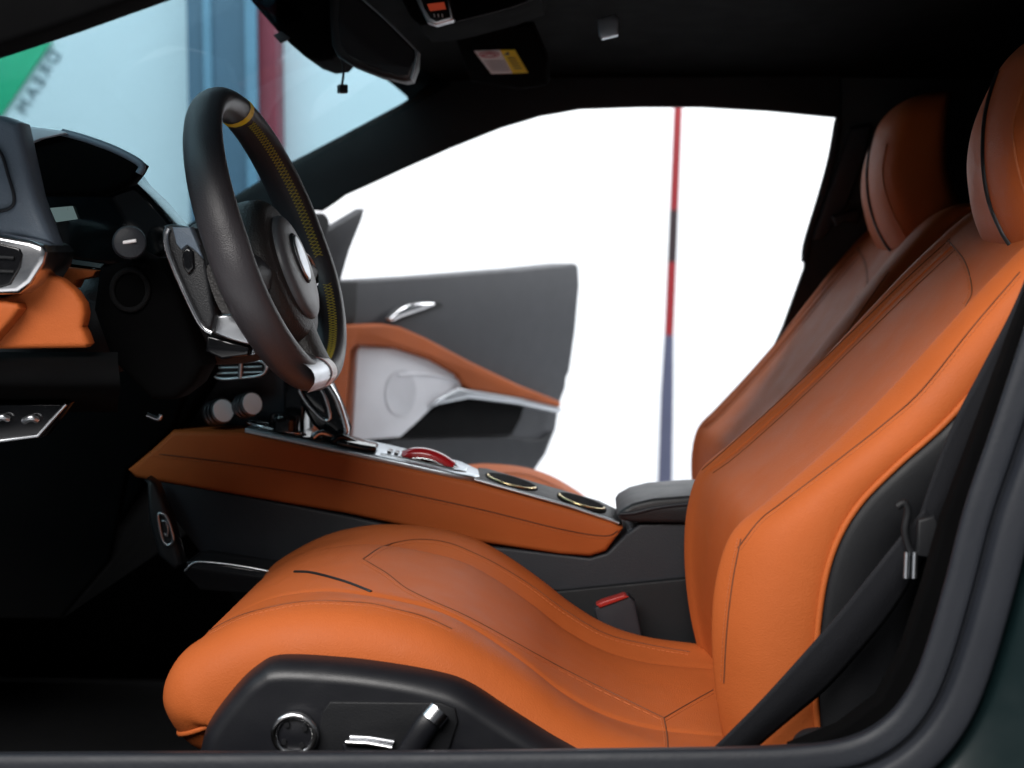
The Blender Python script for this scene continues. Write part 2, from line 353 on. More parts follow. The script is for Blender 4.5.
# ------------------------------------------------------------------ seats
def seat_parts(root):
    # cushion: side profile, offset inwards along its normal at each lateral station
    prof = [(-.355, .240), (-.402, .266), (-.425, .310), (-.412, .349), (-.378, .375), (-.332, .397), (-.282, .408), (-.24, .409), (-.19, .404), (-.146, .392), (-.106, .371), (-.061, .340), (-.024, .311), (.018, .285), (.066, .268), (.13, .259), (.22, .252)]
    pr = cat([V((x, 0, z)) for x, z in prof], 90)
    def rows(stn):
        out = []; core = V((-.368, 0, .296))
        for i, p in enumerate(pr):
            tt = (pr[min(i+1, 89)]-pr[max(i-1, 0)]).normalized(); n = V((tt.z, 0, -tt.x))   # inward
            u = i/89; f = min(1, max(0, (u-.20)/.22)); f = f*f*(3-2*f)
            M = core.lerp(p+n*.16, f)-p; L = M.length; M.normalize(); r = []
            for y, d in stn:
                k = d
                if abs(y) < .17: k = d*(.25+.75*min(1, max(0, (u-.3)/.2)))*(1-.7*max(0, (u-.75)/.25))
                yy = y*(1-.07*max(0, 1-u/.22)**2)
                r.append(p+(M if abs(y) > .23 else n)*min(k, L)+V((0, yy, 0)))
            out.append(r)
        return out
    half = [(-.250, .16), (-.262, .085), (-.266, .052), (-.260, .025), (-.240, .006), (-.208, 0), (-.172, .004), (-.140, .013), (-.128, .0155), (-.116, .012), (-.06, .012)]
    stn = half+[(0, .012)]+[(-y, d) for y, d in reversed(half)]
    R = rows(stn); R = [cat(r, 70) for r in R]
    cu = obj('cushion', grid_bm(R), LEATHER, root, 70)
    obj('nose_welt', tube_bm(R[7][6:64], .003, 8), LEATHER, cu, 60)
    # backrest
    O = [(.225, .235), (.217, .29), (.213, .34), (.213, .39), (.219, .446), (.231, .488), (.252, .524), (.286, .560), (.336, .606), (.398, .684), (.455, .755), (.500, .800), (.53, .81)]
    Cc = [(.160, .200), (.145, .250), (.132, .310), (.126, .375), (.129, .433), (.144, .481), (.178, .513), (.228, .558), (.283, .611), (.345, .680), (.405, .745), (.470, .803), (.52, .82)]
    dn = [.036, .041, .044, .045, .043, .040, .036, .032, .027, .022, .017, .010, .004]
    rows_ = []
    for i in range(13):
        o = V((O[i][0], 0, O[i][1])); c = V((Cc[i][0], 0, Cc[i][1]))
        a, b = Cc[max(0, i-1)], Cc[min(12, i+1)]; tt = V((b[0]-a[0], 0, b[1]-a[1])).normalized(); n = V((tt.z, 0, -tt.x))
        s = 1 - .10*max(0, (i-7)/5)
        h = [(-.250, o+n*.02), (-.266, o), (-.264, o*.66+c*.34-n*.008), (-.248, o*.32+c*.68-n*.008), (-.218, c-n*.003), (-.206, c-n*.002), (-.197, c+n*(.002+dn[i]*.12)), (-.170, c+n*dn[i]*.62), (-.145, c+n*dn[i]*.95), (-.130, c+n*dn[i]*1.08), (-.07, c+n*dn[i]*1.02)]
        far_ = [(.07, c+n*dn[i]*.62), (.13, c+n*dn[i]*.40), (.165, c+n*dn[i]*.26), (.190, c+n*dn[i]*.12)]+[(-y, p) for y, p in reversed(h[:6])]
        full = h+[(0, c+n*dn[i]*.84)]+far_
        rows_.append([p+V((0, y*s, 0)) for y, p in full])
    rows_.append([p+V((.05, 0, -.015)) for p in rows_[-1]])
    bk = obj('backrest', loft(rows_, 90, 80), LEATHER, root, 70)
    # black shell behind
    sh = []
    for i in range(13):
        o = V((O[i][0], 0, O[i][1])); a, b = O[max(0, i-1)], O[min(12, i+1)]
        tt = V((b[0]-a[0], 0, b[1]-a[1])).normalized(); n = V((tt.z, 0, -tt.x)); s = 1-.10*max(0, (i-7)/5)
        h = [(-.262, o+n*.002), (-.272, o+n*.012), (-.268, o+n*.05), (-.235, o+n*.10), (-.12, o+n*.135)]
        full = h+[(0, o+n*.14)]+[(-y, p) for y, p in reversed(h)]
        sh.append([p+V((0, y*s, 0)) for y, p in full])
    obj('back_shell', loft(sh, 60, 50), BLACK, root, 70)
    for sg in (-1, 1):
        tube('piping', [V((o[0]+.002, sg*.2675*(1-.10*max(0, (i-7)/5)), o[1]-.001)) for i, o in enumerate(O)], .0032, LEATHER, root, samples=70)
    # headrest
    HF = [(1010, 277), (994, 264), (983, 244), (973, 216), (968.5, 187), (967.5, 160), (973, 127), (986, 93), (1004, 60), (1030, 38), (1060, 30)]
    hr = []
    for i, (x, y) in enumerate(HF):
        p = P(x, y, .055); p.y = 0
        wd = [.080, .108, .120, .126, .128, .128, .125, .118, .104, .078, .035][i]
        dp = [.050, .062, .066, .066, .064, .060, .055, .050, .044, .034, .018][i]
        c = p+V((dp, 0, 0)); ring = []
        for k in range(28):
            th = k/28*math.tau; cx, sy = math.cos(th), math.sin(th)
            e = .62
            ring.append(c+V((dp*math.copysign(abs(cx)**e, cx), wd*math.copysign(abs(sy)**.72, sy), 0)))
        hr.append(ring)
    hd = obj('headrest', loft(hr, 60, 72, True, True), LEATHER, root, 70)
    return cu, bk, hd
seat = thing('car_seat', 'driver seat in orange leather with power controls, nearest the open door', 'car seat', (0, 0, 0), 'front seats of the car')
cu, bk, hd = seat_parts(seat)
# stitched seams laid on the leather
for q in ([(209, 631), (230, 620), (255, 611), (306, 601.5), (365, 603), (395, 609), (425, 617), (452, 629)],
          [(363, 559), (384, 546), (416, 539.5), (447, 542.5), (474, 553), (500, 566), (532, 586), (566, 611), (606, 634), (650, 645), (690, 652)],
          [(363, 559), (375, 566), (388, 574), (406, 588), (430, 600), (460, 613), (491, 629), (568, 671), (664, 718)],
          [(664, 718), (688, 704), (713, 690)],
          [(664, 718), (667, 735), (668, 752)]):
    seam('seam', cu, q, SEAM, cu, .0009, stitch=3.2)
seam('seam', cu, [(295, 572), (314, 573.5), (345, 582), (371, 592)], PIPE_K, cu, .0022)
for q in ([(741, 539), (733, 580), (727, 630), (724, 683)],
          [(738, 548), (760, 520), (783, 502), (842, 457), (884, 424), (922, 390), (972, 328), (1020, 272)],
          [(702, 470), (725, 450), (765, 414), (805, 377), (854, 330), (904, 281), (950, 239)],
          [(948, 240), (965, 262), (972, 290), (966, 306)]):
    seam('seam', bk, q, SEAM, bk, .0009, stitch=3.2)
for q in ([(710, 470), (731, 455), (770, 421), (811, 383), (859, 336), (908, 288), (952, 247)],):
    seam('welt', bk, q, LEATHER, bk, .0018); seam('seam', bk, [(x+3, y+3) for x, y in q], SEAM, bk, .0008)
seam('seam', hd, [(1004, 58), (992, 90), (985, 122), (984, 164), (990, 202), (1002, 231), (1013, 248)], PIPE_K, hd, .0034)
seam('seam', hd, [(1024, 85), (1014, 122), (1015, 152), (1024, 189), (1040, 225)], STITCH_O, hd, .0016)
# passenger seat: copies
def copy_seat(root, loc, label):
    r = root.copy(); COL.objects.link(r); r.location = loc; r['label'] = label
    def rec(o, par):
        for ch in list(o.children):
            c = ch.copy(); COL.objects.link(c); c.parent = par; rec(ch, c)
    rec(root, r); return r
ps = copy_seat(seat, (.072, .74, -.024), 'shadowed brown-orange passenger seat standing beyond the centre console')
hip = V((.20, 0, .26)); rot = Matrix.Rotation(-.095, 3, 'Y')          # its backrest stands a little more upright
for ch in ps.children:
    if ch.name.split('.')[0] in ('backrest', 'back_shell', 'piping', 'headrest'):
        ch.rotation_euler = (0, -.095, 0); ch.location = hip - rot @ hip
# driver seat only: plastic side shield with controls
so = cat([P(x, y, -.262) for x, y in [(196, 775), (203, 745), (211, 719), (236, 685), (258, 664), (283, 653.5), (345, 656), (400, 663), (443, 672), (472, 683), (509, 707), (550, 733), (590, 757), (640, 800), (560, 850), (400, 860), (230, 830)]], 110, True)
def inset(d):
    out = []
    for k in range(110):
        tt = (so[(k+1) % 110]-so[k-1]).normalized(); n = V((-tt.z, 0, tt.x)); c_ = P(400, 740, -.262)-so[k]
        if n.dot(c_) < 0: n = -n
        out.append(so[k]+n*d)
    return out
rings = []
for k in range(9):
    a = k/8*math.pi/2; rings.append([p+V((0, -.034*math.sin(a), 0)) for p in inset(.019*(1-math.cos(a)))])
bm = grid_bm(rings, None, True); bm.faces.new([bm.verts[:][-110+k] for k in range(110)])
sh = obj('side_shield', bm, SHIELD, seat, 60)
prism('control_shading', [(330, 702), (440, 703), (455, 709), (458, 722), (446, 760), (300, 760), (318, 735), (322, 712)], -.2995, -.285, BLACK, sh, .0015)  # dark plate stands in for the shading around the controls
c = P(297, 731, -.294)
kb = obj('adjuster_knob', disc_bm(c, (0, -1, 0), [(-.004, .0205), (.008, .0205), (.012, .019), (.0125, .016), (.010, .0155), (.012, .006), (.0125, .001)], 40), SHIELD, seat, 40)
obj('chrome_ring', tube_bm([c+V((math.cos(a)*.0195, -.0115, math.sin(a)*.0185)) for a in [k/48*math.tau for k in range(48)]], .0036, 8, True), CHROME, kb, 60)
for k in range(4):
    a = .6+k*math.tau/4
    obj('grip_dot', disc_bm(c+V((math.cos(a)*.012, -.012, math.sin(a)*.012)), (0, -1, 0), [(-.002, .003), (.002, .0025)], 12), BLACK, kb, 40)
lv = obj('recline_lever', tube_bm(cat([P(438, 712, -.300), P(425, 727, -.305), P(410, 752, -.305), P(398, 775, -.303)], 14), .0115, 12, ry=.008), SHIELD, seat, 60)
obj('chrome_cap', tube_bm([P(440, 710, -.305), P(431, 721, -.309)], .0112, 12, ry=.007), CHROME, lv, 60)
sl = obj('slide_switch', prism_bm([P(x, y, -.305) for x, y in [(342, 745), (352, 738), (392, 741), (397, 752), (390, 762), (345, 760)]], [P(x, y, -.29) for x, y in [(342, 745), (352, 738), (392, 741), (397, 752), (390, 762), (345, 760)]], .003), SHIELD, seat, 35)
tube('chrome_strip', [P(346, 742.5, -.306), P(368, 743.5, -.307), P(392, 748, -.306)], .0030, CHROME, sl)
tube('chrome_strip', [P(350, 737, -.303), P(370, 738, -.304), P(394, 742, -.303)], .0022, SILVER, sl)
prism('seat_base', [(240, 770), (300, 790), (600, 800), (720, 800), (830, 800), (830, 840), (240, 840)], -.215, .235, CARPET, seat, .006)

# ------------------------------------------------------------------ seat belt and buckle
bl = thing('seat_belt', 'black seat belt running across the side of the driver seat with wire guide', 'seat belt', P(735, 748, -.30))
def strap(name, L, Rr, Y, n=40, th=.0016):
    rows = [[P(*a, Y[0]+(Y[1]-Y[0])*i/(len(L)-1)), P(*b, Y[0]+(Y[1]-Y[0])*i/(len(L)-1)+.012)] for i, (a, b) in enumerate(zip(L, Rr))]
    for r in rows: r.insert(1, (r[0]+r[1])/2+V((0, -.004, 0)))
    o = obj(name, loft(rows, n, 9), BELT, bl, 60); md = o.modifiers.new('t', 'SOLIDIFY'); md.thickness = th; return o
strap('upper_strap', [(1060, 190), (1032, 262), (1012, 310), (984, 364), (956, 418), (935, 470), (918, 520)], [(1100, 230), (1066, 310), (1040, 362), (1010, 412), (980, 462), (956, 510), (935, 552)], (-.345, -.315))
strap('lower_strap', [(925, 508), (898, 540), (866, 580), (836, 617), (800, 658), (758, 704), (712, 750)], [(940, 535), (918, 572), (890, 616), (858, 655), (826, 690), (790, 720), (752, 752)], (-.318, -.31))
g1 = tube('belt_guide', [P(x, y, -.325) for x, y in [(897, 507), (904, 503), (908, 512), (905, 530), (909, 548), (916, 556)]], .0035, BLACK, bl, samples=24)
for x in (907, 915): tube('guide_pin', [P(x, 552, -.327), P(x-1, 578, -.327)], .0028, SILVER, g1)
prism('guide_plate', [(918, 520), (935, 516), (944, 534), (936, 560), (916, 556)], -.33, -.322, BLACK, bl, .003)
prism('anchor', [(795, 745), (806, 735), (826, 733), (846, 739), (850, 760), (795, 760)], -.335, -.315, BLACK, bl, .004, curve=30)
tube('anchor_rim', [P(x, y, -.337) for x, y in [(797, 744), (808, 736), (826, 734), (845, 740)]], .002, SILVER, bl, samples=16)
bu = thing('belt_buckle', 'dark seat belt buckle with red button beside the driver cushion', 'buckle', P(620, 640, .25))
prism('body', [(594, 609), (600, 604), (628, 595), (635, 602), (643, 640), (640, 665), (610, 665)], .235, .255, GREYP, bu, .003)
prism('release_button', [(596, 605), (602, 602), (624, 595), (629, 597), (622, 600), (600, 608)], .232, .252, REDP, bu, .0015)

# ------------------------------------------------------------------ centre console
con = thing('centre_console', 'centre console between the seats, orange sides and metal control plate', 'console', (-.25, .37, 0))
YN = .285
top_l = [(127, 470), (150, 451), (172, 431), (240, 432), (350, 455.5), (470, 482), (560, 507), (612, 523), (623, 529)]
bot_l = [(127, 470), (135, 478), (240, 496), (345, 514), (480, 543), (560, 555), (590, 557), (606, 552), (624, 534)]
def cprism(name, top, bot, y0, y1, m, bev): return prism(name, top+list(reversed(bot[1:-1])), y0, y1, m, con, bev)
side = cprism('leather_side', top_l, bot_l, YN, .42, LEATHER, .007)
seam('seam', side, [(150, 453), (240, 464), (340, 480), (470, 507), (560, 529), (604, 536), (618, 531)], SEAM, side, .0009, lift=.0001, stitch=2.6)
prism('lower_body', [(140, 476), (345, 515), (480, 545), (590, 558), (607, 553), (626, 534), (640, 524), (700, 522), (860, 522), (860, 760), (480, 760), (250, 620), (175, 520)], YN+.006, .42, GREYP, con, .004)
prism('tunnel_side', [(480, 590), (560, 591), (690, 578), (860, 575), (860, 780), (480, 780)], YN-.004, YN+.02, BLACK, con, .003)
prism('armrest', [(617, 516), (620, 511), (632, 504), (652, 499), (690, 496), (760, 495), (860, 496), (860, 524), (690, 524), (632, 523), (620, 520)], YN-.005, .43, SOFT, con, .010)
tube('armrest_edge', [P(x, y, YN-.004) for x, y in [(620, 514), (634, 513), (656, 508), (690, 504), (760, 502)]], .003, GREYP, con, samples=24)
# control plate, follows the slope of the console top
def T(px, Y, up=0):
    """a point on the console top, at picture column px on the near edge and carried across to Y"""
    xs = top_l[2:]
    for (x0, y0), (x1, y1) in zip(xs, xs[1:]):
        if x0 <= px <= x1 or (x1, y1) == xs[-1]:
            y = y0+(y1-y0)*(px-x0)/(x1-x0); break
    p = P(px, y, YN); return V((p.x, YN+(Y-YN)*.70, p.z+up))
def plate(name, pts, up0, up1, m, parent, bev=.002, curve=None):
    a = [T(x, y, up1) for x, y in pts]
    if curve: a = cat(a, curve, True)
    return obj(name, prism_bm(a, [p-V((0, 0, up1-up0)) for p in a], bev), m, parent, 35)
pl = plate('control_plate', [(244, .292), (300, .290), (380, .290), (440, .290), (462, .292), (474, .305), (478, .33), (474, .40), (455, .45), (380, .462), (300, .462), (244, .455)], -.002, .007, PLATE, con, .003)
plate('gloss_insert', [(252, .305), (330, .303), (352, .310), (362, .33), (362, .42), (345, .445), (260, .445)], .004, .0095, GLOSS, con, .002)
plate('gloss_insert', [(378, .315), (452, .312), (464, .33), (464, .40), (450, .43), (380, .43)], .004, .009, PLATE, con, .002)
cp = plate('cup_holder_tray', [(474, .30), (520, .296), (618, .296), (622, .32), (622, .44), (600, .462), (480, .46), (472, .44), (476, .37)], -.004, .005, BLACK, con, .002)
for a, b in ((482, 536), (556, 607)):
    mid, hw = (a+b)/2, (b-a)/2
    ring = [T(mid+hw*math.cos(k/40*math.tau), .375+.068*math.sin(k/40*math.tau), .006) for k in range(40)]
    rg = obj('cup_ring', tube_bm([T(mid+hw*.9*math.cos(k/24*math.pi), .375-.050*math.sin(k/24*math.pi), .0062) for k in range(25)], .0017, 8), GOLD, cp, 60)
    obj('cup_floor', prism_bm([p-V((0, 0, .0005)) for p in ring], [p-V((0, 0, .003)) for p in ring]), CARPET, rg, 35)
tube('tray_trim', [T(x, .292, .004) for x in (474, 520, 570, 619)], .0024, SILVER, con)
# rotary switch and bezel
kc = T(279, .33, .01)
rk = obj('rotary_switch', disc_bm(kc, (.05, 0, 1), [(0, .021), (.012, .021), (.02, .020), (.023, .017), (.0235, .001)], 32), GLOSS, con, 40)
obj('bezel', tube_bm([T(270+30*math.cos(k/40*math.tau), .338+.03*math.sin(k/40*math.tau), .0105) for k in range(40)], .0022, 8, True), CHROME, rk, 60)
for px in (318, 338): obj('toggle_switch', tube_bm(cat([T(px-8, .31, .010), T(px, .32, .018), T(px+14, .335, .012)], 10), .0045, 10), CHROME if px < 330 else GLOSS, con, 60)
plate('button_bank', [(338, .300), (362, .300), (374, .315), (372, .37), (345, .37)], .008, .016, GLOSS, con, .003)
for px in (384, 391, 398): plate('button', [(px, .33), (px+4, .33), (px+4, .36), (px, .36)], .007, .0125, GLOSS, con, .0008)
# red start paddle
rd = [T(400, .345, .008), T(410, .345, .015), T(424, .345, .018), T(438, .345, .015), T(450, .345, .008)]
rs = obj('red_selector', tube_bm(cat(rd, 20), .008, 12, ry=.013), RED, con, 60)
tube('chrome_edge', [p+V((.001, -.0125, -.005)) for p in rd], .0015, CHROME, rs, samples=20)
plate('selector_well', [(396, .315), (452, .315), (456, .345), (452, .375), (398, .375)], .0085, .0100, GLOSS, con, .0006)
# tall loop shaped gear selector
YS = .335
prism('stack_body', [(284, 372), (304, 374), (304, 437), (284, 437)], .345, .42, GLOSS, con, .003)
gs = prism('gear_selector', [(296, 384), (318, 378), (330, 386), (340, 408), (347, 430), (345, 439), (326, 438), (312, 425), (300, 404)], YS, YS+.045, GLOSS, con, .006)
tube('chrome_loop', [P(x, y, YS-.003) for x, y in [(300, 388), (312, 385), (322, 391), (328, 406), (330, 418), (324, 420), (312, 409), (303, 397)]], .0030, CHROME, gs, closed=True, samples=40)
prism('loop_window', [(303, 390), (312, 388), (319, 393), (324, 407), (325, 414), (315, 407), (306, 396)], YS-.002, YS+.004, SCREEN, gs, .001)
tube('chrome_edge', [P(x, y, YS-.002) for x, y in [(326, 382), (336, 398), (343, 418), (346, 432), (341, 438), (330, 437)]], .0042, CHROME, gs, samples=30)
# centre stack
prism('stack_panel', [(150, 432), (186, 385), (205, 366), (225, 356), (284, 356), (287, 372), (287, 434), (250, 436)], .355, .42, GREYP, con, .006)
vt = prism('centre_vent', [(209, 366), (214, 360), (262, 359), (268, 367), (264, 377), (216, 381)], .318, .345, BLACK, con, .003)
tube('vent_frame', [P(x, y, .315) for x, y in [(211, 366), (216, 363), (240, 362), (260, 361), (266, 367), (261, 375), (240, 378), (217, 378)]], .0022, SILVER, vt, closed=True, samples=50)
tube('vent_divider', [P(241, 359, .314), P(240, 378, .314)], .003, SILVER, vt)
for y in (367, 372.5): tube('vent_slat', [P(215, y+1, .318), P(262, y-.5, .318)], .0012, SILVER, vt)
for (x, y, r) in ((219, 412, .0180), (248, 405, .0172)):
    c = P(x, y, .31); ax = V((.9, -.9, .3)).normalized()
    k = obj('knurled_knob', disc_bm(c-ax*.018, ax, [(0, r*.8), (.004, r), (.009, r), (.010, r*.9), (.012, r*.9), (.013, r), (.018, r), (.019, r*.9), (.021, r*.9), (.022, r), (.028, r), (.029, r*.93)], 36), KNURL, con, 40)
    obj('knob_face', disc_bm(c+ax*.010, ax, [(0, r*.86), (.002, r*.84), (.0022, .001)], 32), KFACE, k, 40)
tube('knob_bar', [P(222, 410, .325), P(250, 405, .325)], .004, SILVER, con)

# ------------------------------------------------------------------ dashboard
da = thing('dashboard', 'black dashboard with orange leather panel, chrome air vent and hooded instruments', 'dashboard', (-.75, .2, .3))
prism('end_pod', [(-120, 100), (-40, 108), (0, 115), (18, 122), (24, 150), (34, 195), (46, 228), (52, 244), (20, 236), (-120, 226)], -.20, -.16, DASHB, da, .012)
tube('pod_crease', [P(x, y, -.203) for x, y in [(-20, 135), (0, 152), (8, 175), (14, 197), (10, 208), (-10, 213)]], .0018, SEAL, da, samples=24)
prism('instrument_hood', [(16, 126), (58, 130), (84, 137), (112, 147), (134, 158), (143, 165), (139, 173), (130, 184), (100, 196), (44, 196), (30, 170), (24, 146)], -.07, -.04, LINER, da, .008)
tube('hood_edge_highlight', [P(x, y+1.5, -.068) for x, y in [(62, 131), (84, 137), (112, 147), (134, 158), (142, 165), (139, 172)]], .0042, DASHB, da, samples=30)  # bluish tube paints a highlight along the hood rim
prism('hood_end_glint', [(20, 129), (30, 126.5), (63, 131), (66, 133), (40, 139), (26, 145), (22, 142)], -.078, -.068, mat('hood_glint_paint', (.50, .56, .63), .35, var=.02), da, .0015)  # pale colour paints the gloss reflection on the hood end
prism('instrument_glass', [(20, 140), (60, 141), (100, 154), (124, 172), (132, 183), (150, 200), (178, 233), (172, 250), (120, 268), (72, 262), (46, 236), (30, 180)], -.045, .03, SCREEN, da, .004)
prism('lit_readout', [(50, 208), (72, 206), (77, 219), (56, 222)], -.049, -.046, LIT, da, 0)
prism('lower_glint', [(68, 259), (104, 264), (100, 268), (72, 264)], -.049, -.046, mat('teal_glint', (.10, .14, .15), .3), da, 0)  # pale strip paints a teal glint on the instrument glass
dp = loft([[P(178, 233, y)+V((dx, 0, dz)) for dx, dz in ((-.45, -.05), (-.30, -.03), (-.12, -.008), (-.03, 0), (-.005, -.004), (.005, -.02), (.005, -.06))] for y in (.15, .4, .7, .98)], 20, 30)
obj('dash_top', dp, LINER, da, 60)
prism('dash_end', [(150, 240), (178, 233), (236, 207), (280, 209), (286, 216), (290, 300), (150, 320)], .86, .99, DASHB, da, .008)
prism('dash_carcass', [(-260, 226), (60, 228), (150, 240), (205, 262), (215, 330), (215, 372), (180, 428), (60, 620), (-260, 620)], .30, .98, LINER, da, .01)
# near vent with chrome surround
vn = prism('air_vent', [(-60, 226), (0, 234), (30, 240), (42, 245), (46, 252), (43, 264), (31, 284), (18, 294), (-60, 297)], -.235, -.15, CHROME, da, .006)
prism('vent_mouth', [(-60, 240), (0, 243), (19, 248), (22, 254), (20, 268), (10, 285), (0, 288), (-60, 289)], -.2375, -.22, GLOSS, vn, .002)
for y in (258, 272): tube('vent_slat', [P(-60, y-4, -.239), P(14, y, -.239)], .0018, BLACK, vn)
prism('leather_panel', [(-120, 298), (0, 298), (16, 294), (32, 283), (46, 274), (60, 279), (74, 291), (82, 303), (84, 313), (83, 321), (81, 327), (84, 333), (88, 344), (84, 348), (0, 349), (-120, 349)], -.20, -.175, LEATHER, da, .007)
prism('leather_facet', [(-60, 297), (4, 301), (17, 304), (19, 309), (10, 321), (-10, 344), (-60, 344)], -.222, -.19, LEATHER, da, .008)
prism('leather_strip', [(44, 264), (60, 267), (96, 271), (92, 277), (76, 280), (72, 288), (60, 277), (44, 275)], -.08, -.05, LEATHER, da, .002)
obj('knee_panel', loft([[P(x, y, Y) for x, y, Y in ((xx, 352, -.16), (xx, 362, -.20), (xx+2, 380, -.215), (xx+2, 392, -.20), (xx, 402, -.14), (xx, 412, -.02))] for xx in (-150, -40, 40, 90, 112, 118)], 24, 20), LINER, da, 60)
prism('lower_panel', [(-120, 330), (60, 330), (150, 330), (190, 380), (172, 428), (150, 451), (127, 470), (110, 560), (60, 620), (-120, 620)], .292, .34, LINER, da, .006)
prism('light_switch_panel', [(-60, 404), (66, 404), (40, 438), (0, 443), (-60, 446)], -.17, -.14, GLOSS, da, .003)
tube('silver_edge', [P(x, y, -.172) for x, y in [(-60, 446), (0, 441), (38, 436), (66, 404)]], .0020, SILVER, da)
for x, y in ((2, 419), (31, 420)): obj('toggle', tube_bm(cat([P(x-7, y+1, -.175), P(x, y-2, -.18), P(x+6, y, -.175)], 8), .0035, 10), SILVER, da, 60)
prism('kick_panel', [(146, 478), (155, 484), (170, 520), (182, 565), (174, 570), (158, 556), (148, 520)], .245, .275, SOFT, da, .006)
tube('badge_ring', [P(x, y, .242) for x, y in [(158, 516), (163, 514), (168, 520), (173, 537), (172, 543), (167, 545), (162, 538)]], .0022, SILVER, da, closed=True, samples=30)
tube('badge_mark', [P(x, y, .242) for x, y in [(162, 521), (166, 522), (168, 530), (167, 536), (164, 533)]], .0014, SILVER, da, samples=14)
tube('small_catch', [P(147, 415, .1), P(158, 419, .1), P(161, 415, .1)], .003, SILVER, da, samples=10)
tr_ = prism('footwell_tray', [(186, 562), (196, 560), (280, 573), (330, 580), (330, 600), (200, 590), (184, 574)], .20, .27, GLOSS, da, .003)
tube('tray_edge', [P(x, y, .197) for x, y in [(185, 571), (192, 564), (204, 562), (240, 566), (282, 574)]], .0015, SILVER, tr_, samples=24)

# ------------------------------------------------------------------ steering wheel
WC = V((-.357, 0, .766)); tilt = math.radians(19); yawx = math.radians(3.5)
ax = V((math.cos(tilt), 0, math.sin(tilt))); ax = Matrix.Rotation(-yawx, 3, 'Z') @ ax      # towards the driver
lat = Matrix.Rotation(-yawx, 3, 'Z') @ V((0, 1, 0)); upw = ax.cross(lat); upw = upw if upw.z > 0 else -upw
def W(u, v, d=0): return WC + lat*u + upw*v + ax*d
sw = thing('steering_wheel', 'black leather steering wheel with yellow top marker and flat bottom', 'steering wheel', WC)
RR = .166
def rimpt(a):
    u, v = RR*math.sin(a), RR*math.cos(a)
    if v < 0: v *= .95; u *= 1.0+.05*math.sin(math.pi*min(1, -v/RR))
    return u, v
def rim_section(a):
    u, v = rimpt(a); r = V((u, v, 0)).normalized()
    k = .5+.5*math.cos(2*a)                   # thicker at the grips
    ra, rd = .0155+.002*(1-k), .0195+.0035*(1-k)
    return [W(u+r.x*ra*math.cos(t), v+r.y*ra*math.cos(t), rd*math.sin(t)) for t in [q/20*math.tau for q in range(20)]]
def rim_arc(a0, a1, n, f=1.0):
    rows = []
    for i in range(n+1):
        a = a0+(a1-a0)*i/n; s = rim_section(a)
        if f != 1: c = sum(s, V())/len(s); s = [c+(p-c)*f for p in s]
        rows.append(s)
    return rows
N = 120
rows = rim_arc(0, math.tau*(N-1)/N, N-1); bm = grid_bm(rows+[rows[0]], None, True); bmesh.ops.remove_doubles(bm, verts=bm.verts, dist=1e-5)
rim = obj('rim', bm, WHEEL, sw, 70)
obj('top_marker', grid_bm(rim_arc(math.radians(14), math.radians(18), 4, 1.035), None, True), YELLOW, rim, 60)
# cross stitching on the inner face of the far half
YR = .00034
def inner(a, o):
    u, v = rimpt(a); r = V((u, v, 0)).normalized(); k = .5+.5*math.cos(2*a); ra, rd = .0155+.002*(1-k)+.0004, .0195+.0035*(1-k)+.0004
    t = math.radians(150)+o
    return W(u+r.x*ra*math.cos(t), v+r.y*ra*math.cos(t), rd*math.sin(t))
for rng in ((21, 96), (112, 168)):
    d = rng[0]; bm = bmesh.new()
    while d < rng[1]:
        a0, a1 = math.radians(d), math.radians(d+1.7)
        tube_bm([inner(a0, -.24), inner((a0+a1)/2, 0), inner(a1, .24)], YR, 4, bm=bm); tube_bm([inner(a0, .24), inner((a0+a1)/2, 0), inner(a1, -.24)], YR, 4, bm=bm)
        d += 1.7
    obj('cross_stitching', bm, YTHREAD, rim)
# hub
hb = loft([[W(ru*math.sin(a), rv*math.cos(a)-.034, d-.018) for a in [k/32*math.tau for k in range(32)]] for ru, rv, d in ((.060, .070, -.10), (.072, .082, -.06), (.080, .088, -.01), (.080, .086, .016), (.072, .078, .029), (.055, .062, .034))], 24, 48, True, True)
obj('hub', hb, WHEEL2, sw, 60)
pd = loft([[W(ru*math.sin(a), rv*math.cos(a)-.034, d-.018) for a in [k/32*math.tau for k in range(32)]] for ru, rv, d in ((.052, .060, .026), (.054, .061, .034), (.051, .058, .040), (.040, .045, .043), (.020, .022, .044))], 20, 48, True, True)
pdo = obj('horn_pad', pd, mat('horn_pad_grey', (.075, .076, .084), .42, bump=.2, bscale=600), sw, 60)
obj('badge', loft([[W(ru*math.sin(a), -.026+rv*math.cos(a), d-.018) for a in [k/28*math.tau for k in range(28)]] for ru, rv, d in ((.017, .026, .040), (.0175, .0265, .0455), (.015, .024, .0475), (.006, .010, .048))], 10, 40, True, True), SILVER, pdo, 60)
obj('badge_ring', tube_bm([W(.0185*math.sin(a), -.026+.028*math.cos(a), .0265) for a in [k/40*math.tau for k in range(40)]], .0016, 6, True), BLACK, pdo, 60)
for s in (-1, 1):
    sp = obj('spoke', loft([[W(s*u, v0-.03, d-.012), W(s*u, v0*.6+v1*.4-.03, d-.006), W(s*u, v1-.03, d-.012)] + [W(s*u, v1-.03, d-.03), W(s*u, v0-.03, d-.03)] for u, v0, v1, d in ((.05, .03, -.04, .012), (.085, .022, -.032, .006), (.12, .012, -.030, 0), (.155, .012, -.034, -.002))], 16, 24, True, True), WHEEL2, sw, 60)
    obj('control_pad', loft([[W(s*u, v0-.03, .004), W(s*u, (v0+v1)/2-.03, .010), W(s*u, v1-.03, .004)] for u, v0, v1 in ((.075, .012, -.022), (.10, .016, -.024), (.128, .008, -.020))], 10, 10), GREYP, sp, 60)
